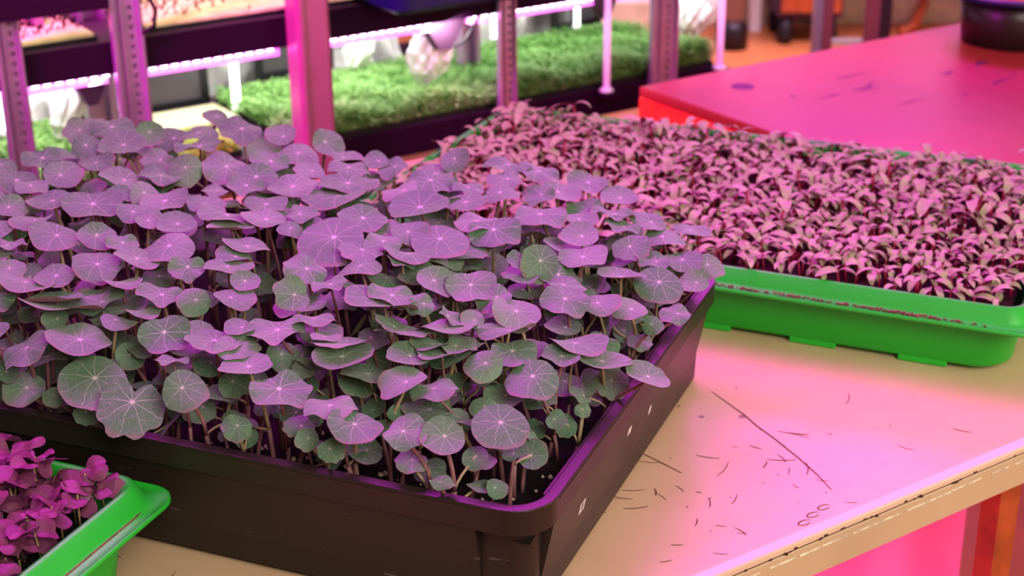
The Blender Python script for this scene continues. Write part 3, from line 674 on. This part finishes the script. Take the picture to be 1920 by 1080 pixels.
# ------------------------------------------------------------------ purple seedlings, lower left
def coty(seed):
    rn = random.Random(seed); mb = MB(); NA = 18; NR = 4; ph = rn.uniform(0,6)
    mb.v.append((.15,0,0))
    for i in range(1,NR+1):
        t = i/NR
        for k in range(NA):
            a = 2*pi*k/NA; r = .5*(1-.30*math.exp(-(min(a,2*pi-a)/.35)**2)+.06*math.cos(2*a+pi))
            px = .5+r*math.cos(a)*t*.95; py = r*math.sin(a)*t*1.2; px = .15+(px-.15)
            z = -.42*(px-.3)**2-.35*py*py*(1 if seed % 2 else -.7)+.09*math.sin(6*py+ph)+.04*math.sin(7*px+ph)
            mb.v.append((px,py,z))
    mb.v[0] = (.5,0,-.01)
    for k in range(NA): mb.f.append((0,1+k,1+(k+1)%NA)); mb.m.append(0)
    for i in range(NR-1):
        for k in range(NA): a=1+i*NA+k; b=1+i*NA+(k+1)%NA; mb.f.append((a,a+NA,b+NA,b)); mb.m.append(0)
    me = mb.mesh('leaf', True); me.materials.append(M['purple']); return me
CM = [coty(i) for i in range(6)]
rp = random.Random(77)
PS = [stem_mesh(.017+.0038*k, rp.uniform(-.004,.004), .0008, M['pale_stem']) for k in range(6)]
cnt = 0
for i in range(17):
    for j in range(17):
        x = -.016-.0096*i+rp.uniform(-.004,.004); y = LD-.016-.0096*j+rp.uniform(-.005,.005)
        if x < -.155 or y < LD-.160 or x > -.014 or y > LD-.014: continue
        k = rp.randrange(6) if x < -.05 else rp.randrange(3); h = .017+.0038*k; az = rp.uniform(0,2*pi)
        w = (L_O - TM @ Vector((0,LD,0))) + TM @ Vector((x,y,-.018))
        r = empty('purple_seedling', w, az)
        row = 'next to the right rim' if x > -.045 else ('next to the far rim' if y > LD-.045 else 'in the middle')
        tag(r, 'purple leaved seedling %s of the lower left green tray' % row, 'seedling', 'purple seedlings '+row)
        s_ = bpy.data.objects.new('stem', PS[k]); COL.objects.link(s_); s_.parent = r; tx = PS[k].vertices[-1].co.x
        for q in (0, pi+rp.uniform(-.6,.6)):
            l = bpy.data.objects.new('leaf', CM[rp.randrange(6)]); COL.objects.link(l); l.parent = r
            l.location = (tx,0,h-.001); l.rotation_euler = (rp.uniform(-.45,.45), rp.uniform(-.55,.45), q); sc_ = rp.uniform(.012,.0185); l.scale = (sc_,)*3
# ------------------------------------------------------------------ growing rack behind
def ob(name, mb, mat, label, cat, group=None, **kw):
    o = mb.build(name, mat, None, **kw); place(o, RACK_O, PHI); tag(o, label, cat, group); return o
rk = empty('growing_rack', RACK_O, PHI)
tag(rk, 'long steel growing rack with slotted posts and lit shelves behind the tables', 'shelving rack')
def angle_post(s0, s1, d, mat, slots=True, z1=1.75, off=.62):
    w = s1-s0; mb = MB(); xs = s0+w*off; hw = .0026
    if slots:
        mb.box(s0,xs-hw,d-.003,d,0,z1); mb.box(xs+hw,s1,d-.003,d,0,z1)
        z = .005
        while z < z1: mb.box(xs-hw,xs+hw,d-.003,d,z,z+.0065); z += .0120
        mb.box(xs-.006,xs+.006,d+.002,d+.004,0,z1)
    else: mb.box(s0,s1,d-.003,d,0,z1)
    mb.box(s1-.003,s1,d,d+.030,0,z1); mb.box(s0+w*.30,s0+w*.34,d-.0075,d-.003,0,z1); mb.box(s0,s0+.004,d-.010,d-.003,0,z1)
    mb.box(s0+w*.84,s0+w*.90,d-.0085,d-.003,0,z1)
    return mb.build('post', mat, rk)
angle_post(-.722,-.690,-.006,M['metal'])
angle_post(-.583,-.541,-.006,M['metal'])
angle_post(-.026,.006,-.006,M['metal'])
angle_post(.250,.306,-.006,M['metal'])
# plain front post: rounded channel
P_ = MB(); P_.loops([[(x,y,z) for x,y,_ in rrect(-.352,-.304,-.045,-.004,.008,0)] for z in (0,1.75)], True, True)
P_.box(-.350,-.344,-.048,-.045,0,1.75); P_.build('post', M['metal_flat'], rk, smooth=False, bevel=.001)
for s0, s1, d in ((-.576,-.538,.15),(.009,.040,.16)):
    mb = MB(); mb.box(s0,s0+.007,d-.02,d,0,1.75); mb.box(s1-.007,s1,d-.02,d,0,1.75); mb.box(s0+.007,s1-.007,d-.006,d,0,1.75); mb.build('post', M['metal'], rk)
for s0 in (-1.1,-.95,.40,):
    MB().box(s0,s0+.03,.40,.43,0,1.75).build('post', M['metal'], rk)
# shelves and beams
MB().box(-1.15,.40,.0,.43,.716,.730).build('shelf_board', M['gusset'], rk)
MB().box(-1.15,.40,-.003,.0,.690,.7305).build('shelf_beam', M['beam'], rk)
MB().box(-1.15,.47,.0,.43,.902,.908).build('shelf_board', M['gusset'], rk)
MB().box(-1.15,.47,-.003,.003,.871,.910).build('shelf_beam', M['beam'], rk)
MB().box(-1.15,-.585,-.020,-.010,.955,.985).build('shelf_beam', M['beam'], rk)
MB().box(-1.15,.47,.42,.43,.87,.91).build('shelf_beam', M['beam'], rk)
MB().box(-1.15,.42,.0,.43,.25,.265).build('shelf_board', M['gusset'], rk)
# triangular gussets under the beam at the posts
for s0, w, d in ((-.601,.055,.03),(-.100,.075,.010),(.168,.042,-.008)):
    mb = MB(); z = .872; h = .045 if s0 != .168 else .034
    a = [(s0-w/2,z),(s0+w/2,z),(s0+w*.12,z-h),(s0-w*.12,z-h)]
    b = len(mb.v); mb.v += [(x,d,q) for x,q in a]+[(x,d+.02,q) for x,q in a]
    mb.f += [(0,3,2,1),(4,5,6,7),(0,1,5,4),(1,2,6,5),(2,3,7,6),(3,0,4,7)]; mb.m += [0]*6
    mb.build('gusset', M['gusset'], rk)
# LED bars under the beam
for (a,b) in ((-.700,-.588),(-.538,-.357),(-.300,-.128),(-.062,-.030),(.010,.158),(.180,.246),(.315,.46),(-1.1,-.73)):
    r = empty('led_bar', RACK_O, PHI)
    seg = {-.700:'far left bay',-.538:'left of the plain pink post',-.300:'right of the plain pink post',-.062:'left of the slim middle post',.010:'right of the slim middle post',.180:'left of the wide slotted post',.315:'right of the wide slotted post',-1.1:'outermost left bay'}[a]
    tag(r, 'pink glowing LED grow light bar under the dark beam, '+seg, 'light')
    MB().box(a,b,.004,.030,.8590,.8705).build('housing', M['led'], r)
    mb = MB(); x = a+.004
    while x < b-.006: mb.box(x,x+.0075,.001,.004,.8680,.8706); x += .0145
    mb.build('diodes', M['led_white'], r)
# thin rods at the front of the shelf
for s0, z0, lb in ((.166,.7305,'thin upright rod with its own pink glow before the right greens bed'),(.389,.7305,'thin pale upright rod at the right end of the rack')):
    r = empty('support_rod', RACK_O, PHI); tag(r, lb, 'rod')
    MB().tube([(s0,-.012,z0),(s0,-.012,.870)], .0055, 10).build('rod', M['rod'], r, smooth=True)
    MB().loops([circ(.012,z0-.0005,16,s0,-.012),circ(.009,z0+.004,16,s0,-.012)], True, True).build('foot', M['white'], r, smooth=True)
for (s,z) in ((.166,.69),(.389,.69)): MB().box(s-.014,s+.014,-.028,0,.722,.7302).build('rod_bracket', M['beam'], rk)
# reflective backdrop film
def film(s0, s1, d, z0, z1, seed, label):
    rn = random.Random(seed); nx_, nz__ = int((s1-s0)*90)+2, 12; mb = MB()
    for j in range(nz__+1):
        for i in range(nx_+1):
            s = s0+(s1-s0)*i/nx_; z = z0+(z1-z0)*j/nz__
            mb.v.append((s, d+.010*math.sin(s*38+2.5*math.sin(z*25+s*6))+.004*math.sin(s*95+z*60)+rn.uniform(-.0015,.0015), z))
    for j in range(nz__):
        for i in range(nx_): a=j*(nx_+1)+i; mb.f.append((a,a+1,a+nx_+2,a+nx_+1)); mb.m.append(0)
    return ob('reflective_film', mb, M['film'], label, 'film', smooth=True)
film(-1.1,-.555,.32,.731,.900,1,'wrinkled silver film behind the leftmost greens bed')
film(-.50,.0,.315,.731,.900,2,'wrinkled silver film behind the middle greens bed')
film(.045,.40,.315,.731,.900,3,'wrinkled silver film behind the right greens bed')
# framed dark panes
def pane(s0, s1, z0, z1, d, label):
    r = empty('framed_pane', RACK_O, PHI); tag(r, label, 'frame'); w = .011
    MB().box(s0,s1,d,d+.008,z0,z0+w).box(s0,s1,d,d+.008,z1-w,z1).box(s0,s0+w,d,d+.008,z0+w,z1-w).box(s1-w,s1,d,d+.008,z0+w,z1-w).build('frame', M['frame'], r)
    MB().box(s0+w,s1-w,d+.003,d+.006,z0+w,z1-w).build('pane', M['pane'], r)
pane(-.470,-.349,.731,.835,.27,'dark grey pane in black frame left of the plain pink post')
pane(-.272,-.143,.7525,.850,.27,'dark pane in black frame partly hidden behind the plain pink post')
pane(.268,.368,.7525,.850,.27,'dark grey pane in black frame above the right greens bed')
# white light tubes
for s, d, z0, z1, lb in ((-.338,.20,.7315,.862,'bright white light tube standing left of the plain pink post'),(-.668,.22,.753,.862,'bright white light tube in the leftmost bay'),(-.085,.27,.753,.862,'bright white light tube left of the foil bundle'),(.150,.27,.753,.862,'slim white light tube behind the right greens bed'),(.31,.26,.753,.862,'slim white light tube in front of the dark pane at right')):
    r = empty('light_tube', RACK_O, PHI); tag(r, lb, 'light')
    MB().tube([(s,d,z0),(s,d,z1)], .0060 if s < -.3 else .0045, 12).build('tube', M['tube'], r, smooth=True)
    MB().tube([(s,d,z0-.001),(s,d,z0+.006)], .0085, 12).build('end_cap', M['white'], r, smooth=True)
# crumpled foil bundles
def foil(s, d, z, rx, ry, rz, seed, label):
    rn = random.Random(seed); bm = bmesh.new(); bmesh.ops.create_icosphere(bm, subdivisions=5, radius=1)
    ph = [rn.uniform(0,6) for _ in range(6)]
    for v in bm.verts:
        c = v.co; a = math.atan2(c.y,c.x); 
        k = 1+.16*math.sin(7*a+3*c.z+ph[0])+.10*math.sin(11*a-5*c.z+ph[1])+.10*abs(math.sin(9*c.z+4*a+ph[2]))+.05*math.sin(23*a+9*c.z)
        k *= .72+.28*math.cos(c.z*1.2-.3)
        v.co = Vector((c.x*rx*k, c.y*ry*k, c.z*rz*(1+.08*math.sin(5*a+ph[3]))))
    me = bpy.data.meshes.new('foil_bundle'); bm.to_mesh(me); bm.free(); me.materials.append(M['foil'])
    me.polygons.foreach_set('use_smooth',[True]*len(me.polygons))
    o = bpy.data.objects.new('foil_bundle', me); COL.objects.link(o); o.location = RACK_O+RM @ Vector((s,d,z)); o.rotation_euler = (.25,.2,PHI)
    tag(o, label, 'foil'); return o
foil(-.098,.055,.812,.030,.018,.048,4,'large crumpled silver foil bundle hanging beside the slim middle posts')
foil(-.612,.10,.815,.020,.014,.050,5,'looped silver foil bundle at the left behind the slotted post')
foil(.422,.09,.800,.036,.02,.055,6,'crumpled pinkish foil bundle at the right end of the rack')
foil(-.125,.22,.790,.020,.014,.035,8,'small white crumpled foil knot behind the middle greens')
# beds of microgreens
def bed(s0, s1, d0, d1, zt, zh, n, mat, seed, lbt, lbg, bh=.008, leaf=.0062):
    r = empty('shelf_tray', RACK_O, PHI); tag(r, lbt, 'tray')
    MB().box(s0,s1,d0,d1,.7305,.733).box(s0,s1,d0,d0+.003,.733,.7305+bh).box(s0,s1,d1-.003,d1,.733,.7305+bh).box(s0,s0+.003,d0+.003,d1-.003,.733,.7305+bh).box(s1-.003,s1,d0+.003,d1-.003,.733,.7305+bh).build('tray_body', M['traydark'], r)
    MB().box(s0+.004,s1-.004,d0+.004,d1-.004,.733,.7305+bh-.003).build('growing_medium', mat, r)
    rn = random.Random(seed); g = MB()
    for i in range(n):
        x = rn.uniform(s0+.004,s1-.004); y = d0+.003+(d1-d0-.006)*rn.random()**1.35
        hump = (.80+.20*math.sin(x*40)*math.sin(y*35+1))*(1-1.2*y)
        h = zh*rn.uniform(.40,1.15)*hump; z0 = .7305+bh-.004; dx, dy = rn.gauss(0,.006), rn.gauss(-.003,.006)
        g.quad([(x-.0005,y,z0),(x+.0005,y,z0),(x+dx+.0004,y+dy,z0+h),(x+dx-.0004,y+dy,z0+h)])
        for q in range(3):
            a = rn.uniform(0,2*pi); c = Vector((x+dx,y+dy,z0+h*(1-.25*q*rn.random()))); L = leaf*rn.uniform(.6,1.2)
            u = Vector((math.cos(a),math.sin(a),rn.uniform(-.5,.5)))*L; v = Vector((-math.sin(a),math.cos(a),rn.uniform(-.3,.3)))*L*.32
            g.quad([c, c+u*.5-v, c+u, c+u*.5+v])
    o = ob('microgreens', g, mat, lbg, 'microgreens'); o['kind'] = 'stuff'
bed(-.700,-.585,.01,.26,.75,.040,2600,M['grass'],11,'black tray of greens in the leftmost bay','short green sprouts in the leftmost bay of the rack')
bed(-.535,-.415,.015,.12,.75,.024,1500,M['grass_yellow'],12,'black tray of yellow green sprouts behind the nasturtiums','yellow green sprouts in the tray behind the nasturtiums')
bed(-.345,-.02,.008,.262,.75,.038,17000,M['grass'],13,'long black tray of dense greens right of the plain pink post','dense bright microgreens either side of the plain pink post')
bed(-.012,.392,.008,.262,.75,.042,18000,M['grass'],14,'long black tray of greens at the right end of the rack','dense pale microgreens at the right half of the rack')
ob('wooden_bar', MB().box(-.540,-.350,.160,.250,.7305,.738), M['wood_bar'], 'pale yellow wooden bar lying below the left framed pane', 'bar', bevel=.002)
# upper shelf: seed mat with sprouts
for (s0,s1,lb,sd) in ((-.690,-.590,'left',1),(-.530,-.215,'right',2)):
    r = empty('seed_mat_tray', RACK_O, PHI); tag(r, 'beige seed mat tray on the upper shelf, '+lb+' of the slotted post', 'tray')
    MB().box(s0,s1,.02,.40,.908,.914).build('tray_base', M['traydark'], r)
    MB().box(s0+.003,s1-.003,.023,.397,.914,.918).build('mat', M['mat_beige'], r)
    rn = random.Random(sd); g = MB()
    for i in range(1500):
        x = rn.uniform(s0+.004,s1-.004); t = rn.random(); y = .03+.36*(t**.45); h = rn.uniform(.008,.028)*(.35+1.1*(y/.39)**2); dx,dy = rn.gauss(0,.004), rn.gauss(0,.004)
        g.quad([(x-.0018,y,.918),(x+.0018,y,.918),(x+dx+.0006,y+dy,.918+h),(x+dx-.0006,y+dy,.918+h)])
    o = ob('seed_sprouts', g, M['sprout_dark'], 'sparse dark sprouts on the beige mat '+lb+' of the slotted post', 'sprouts'); o['kind'] = 'stuff'
ob('metal_bar', MB().box(-.690,-.675,.10,.40,.9185,.930).box(-.640,-.628,.10,.40,.9185,.930), M['metal'], 'two grey metal bars lying on the upper shelf at far left', 'bar')
r = empty('storage_crate', RACK_O, PHI); tag(r, 'dark navy plastic crate on the upper shelf at the top edge', 'crate')
cx0, cx1, d0, d1 = -.238, .02, -.10, .28
MB().loops([inset(cx0,cx1,d0,d1,.02,q,z) for q,z in ((.010,.9105),(.0,.918),(-.004,1.10),(.002,1.10),(.006,.92),(.014,.915))], True, True).build('shell', M['navy'], r, smooth=False)
MB().loops([inset(cx0,cx1,d0,d1,.02,q,z) for q,z in ((-.006,1.085),(-.014,1.086),(-.014,1.102),(-.004,1.102))], closed=True).build('rim', M['navy'], r)
# black cable loop on the slotted post
cb = [(-.545,-.012,.985),(-.535,-.018,.965),(-.528,-.020,.945),(-.531,-.018,.925),(-.545,-.014,.918)]
ob('cable', MB().tube(cb, .0028, 8), M['cable'], 'thin black cable curling down the left slotted post', 'cable', smooth=True)
cb = [(-.055,-.010,.885),(-.065,-.014,.865),(-.085,-.014,.842),(-.10,-.010,.835)]
ob('cable', MB().tube(cb, .0022, 8), M['cable'], 'thin dark cable crossing in front of the slim middle posts', 'cable', smooth=True)

# ------------------------------------------------------------------ second rack frame, right background
r2 = empty('shelving_frame', (0,0,0)); tag(r2, 'violet lit steel shelving frame behind the orange table', 'shelving rack')
def post2(x, y, w, d, mat): MB().box(x,x+w,y,y+d,0,2.0).build('post', mat, r2, bevel=.002)
post2(.668,3.30,.016,.045,M['bluepost']); post2(.684,3.30,.022,.01,M['metal_flat'])
post2(.775,3.30,.034,.01,M['metal_flat']); post2(.809,3.30,.024,.045,M['gusset'])
MB().box(.70,.78,3.31,3.33,.500,.510).build('rail', M['white'], r2); MB().box(.70,.78,3.31,3.33,.530,.540).build('rail', M['white'], r2)
MB().box(.668,.833,3.30,3.75,.20,.22).build('shelf_board', M['white'], r2)
# ------------------------------------------------------------------ far furniture
r3 = empty('column_stand', (.80,5.42,0)); tag(r3, 'grey column stand with a round black foot on the brown floor', 'stand')
MB().loops([circ(.042,.10),circ(.040,1.3)], True, True).build('column', M['grey'], r3, smooth=True)
MB().loops([circ(.055,0),circ(.055,.07),circ(.046,.10)], True, True).build('foot', M['rubber'], r3, smooth=True)
r4 = empty('white_desk', (0,0,0)); tag(r4, 'white desk with a slim leg standing against the far wall', 'desk')
MB().box(.88,1.9,5.15,5.76,.70,.73).build('desktop', M['white'], r4, bevel=.004)
for x,y in ((.90,5.66),(1.84,5.66),(1.84,5.18)): MB().box(x,x+.04,y,y+.04,0,.70).build('leg', M['white'], r4)
r5 = empty('rolling_pedestal', (0,0,0)); tag(r5, 'dark brown drawer pedestal on a black caster under the white desk', 'cabinet')
MB().box(.965,1.20,5.45,5.72,.10,.55).build('body', M['gusset'], r5, bevel=.004)
MB().box(.975,1.19,5.44,5.45,.12,.53).build('drawer', M['leg'], r5)
for x in (1.0,1.16):
    for y in (5.48,5.68): MB().loops([circ(.022,0,16,x,y),circ(.03,.03,16,x,y),circ(.02,.10,16,x,y)], True, True).build('caster', M['rubber'], r5, smooth=True)
h = MB().tube([(1.44,5.55,.015),(1.50,5.60,.03),(1.55,5.68,.10),(1.57,5.74,.18)], .018, 8).build('hose', M['leg'], None, smooth=True); tag(h, 'dark reddish hose end leaning at the foot of the pale wall', 'hose')

# ------------------------------------------------------------------ light
def area(name, loc, target, sx, sy, col, power, spread=None):
    l = bpy.data.lights.new(name,'AREA'); l.shape = 'RECTANGLE'; l.size = sx; l.size_y = sy; l.energy = power; l.color = col
    if spread: l.spread = spread
    o = bpy.data.objects.new(name, l); COL.objects.link(o); o.location = loc
    d = Vector(target)-Vector(loc); o.rotation_euler = d.to_track_quat('-Z','Y').to_euler(); return o
VIO = (.78,.03,1.0)
k1 = area('grow_and_fill_light', (-.28,1.42,1.62), (.05,.82,.85), 1.2, .12, (.92,.05,.95), 5.6, spread=math.radians(98))
k2 = area('grow_and_fill_light', (.75,3.3,1.9), TABLE_O+RM @ Vector((.95,.90,.78)), .6, .3, (.95,.03,.95), 3.8, spread=math.radians(80))
k3 = area('grow_and_fill_light', TABLE_O+RM @ Vector((1.0,.42,1.95)), TABLE_O+RM @ Vector((.15,.12,.8)), 2.2, .14, VIO, 5.5)
k3.rotation_euler = (0,0,PHI)
k4 = area('grow_and_fill_light', (-.9,1.2,1.5), RACK_O+RM @ Vector((-.42,0,.95)), .5, .2, (1.0,.03,.85), 4.5, spread=math.radians(55))  # magenta fill added to colour and brighten the left rack posts
fill = area('room_and_fill_light', (.9,-.9,2.3), (.1,1.2,.8), 1.4, 1.0, (1.0,.95,.86), 44)
side = area('room_and_fill_light', (2.3,.7,1.3), (.2,.95,.82), 1.0, .8, (1.0,.86,.66), 17)  # warm fill added to brighten the right face of the black tray
fr = area('room_and_fill_light', (1.2,4.3,2.5), (1.2,5.9,.3), 1.5, 1.0, (1.0,.70,1.0), 45, spread=math.radians(95))  # lilac fill added to lighten the back wall
for s, L in ((-.64,.10),(-.42,.28),(-.21,.18),(.11,.24),(.34,.12)):
    a = area('shelf_and_fill_light', RACK_O+RM @ Vector((s,.16,.900)), RACK_O+RM @ Vector((s,.16,.7)), L, .16, (1.0,1.0,.96), .60*L/.2)
    a.rotation_euler = (0,0,PHI)
for (s,d,p) in ((-.098,.004,.35),(-.612,.03,.25),(.422,.02,.3),(-.125,.15,.2)):  # extra lamps added in front of the foil bundles to brighten them
    area('shelf_and_fill_light', RACK_O+RM @ Vector((s-.03,d,.866)), RACK_O+RM @ Vector((s,d+.05,.80)), .10, .02, (1,.95,1), p)
u = area('upper_shelf_light', RACK_O+RM @ Vector((-.45,.2,1.35)), RACK_O+RM @ Vector((-.45,.2,.9)), .6, .2, (1.0,.88,.62), 2.6)
un = area('under_table_light', TABLE_O+RM @ Vector((.2,.02,.30)), TABLE_O+RM @ Vector((.2,.5,.5)), .8, .1, (1.0,.05,.45), 4)
w = bpy.data.worlds.new('world'); scene.world = w; w.use_nodes = True
w.node_tree.nodes['Background'].inputs[0].default_value = (.5,.35,.5,1); w.node_tree.nodes['Background'].inputs[1].default_value = .06

# ------------------------------------------------------------------ camera
pitch, roll = math.radians(22.8126), math.radians(-.5831)
fw = Vector((0,math.cos(pitch),-math.sin(pitch))); up = Vector((0,math.sin(pitch),math.cos(pitch))); rt = Vector((1,0,0))
R_ = rt*math.cos(roll)+up*math.sin(roll); U_ = -rt*math.sin(roll)+up*math.cos(roll)
cd = bpy.data.cameras.new('camera'); cam = bpy.data.objects.new('camera', cd); COL.objects.link(cam)
cam.matrix_world = Matrix.Translation((0,0,CAMZ)) @ Matrix((R_,U_,-fw)).transposed().to_4x4()
cd.sensor_width = 36; cd.sensor_fit = 'HORIZONTAL'; cd.lens = 2872.1/1920*36; cd.clip_start = .05
cd.dof.use_dof = True; cd.dof.focus_distance = .98; cd.dof.aperture_fstop = 9.5
scene.camera = cam
scene.view_settings.view_transform = 'Standard'; scene.view_settings.look = 'Medium High Contrast'; scene.view_settings.exposure = 0
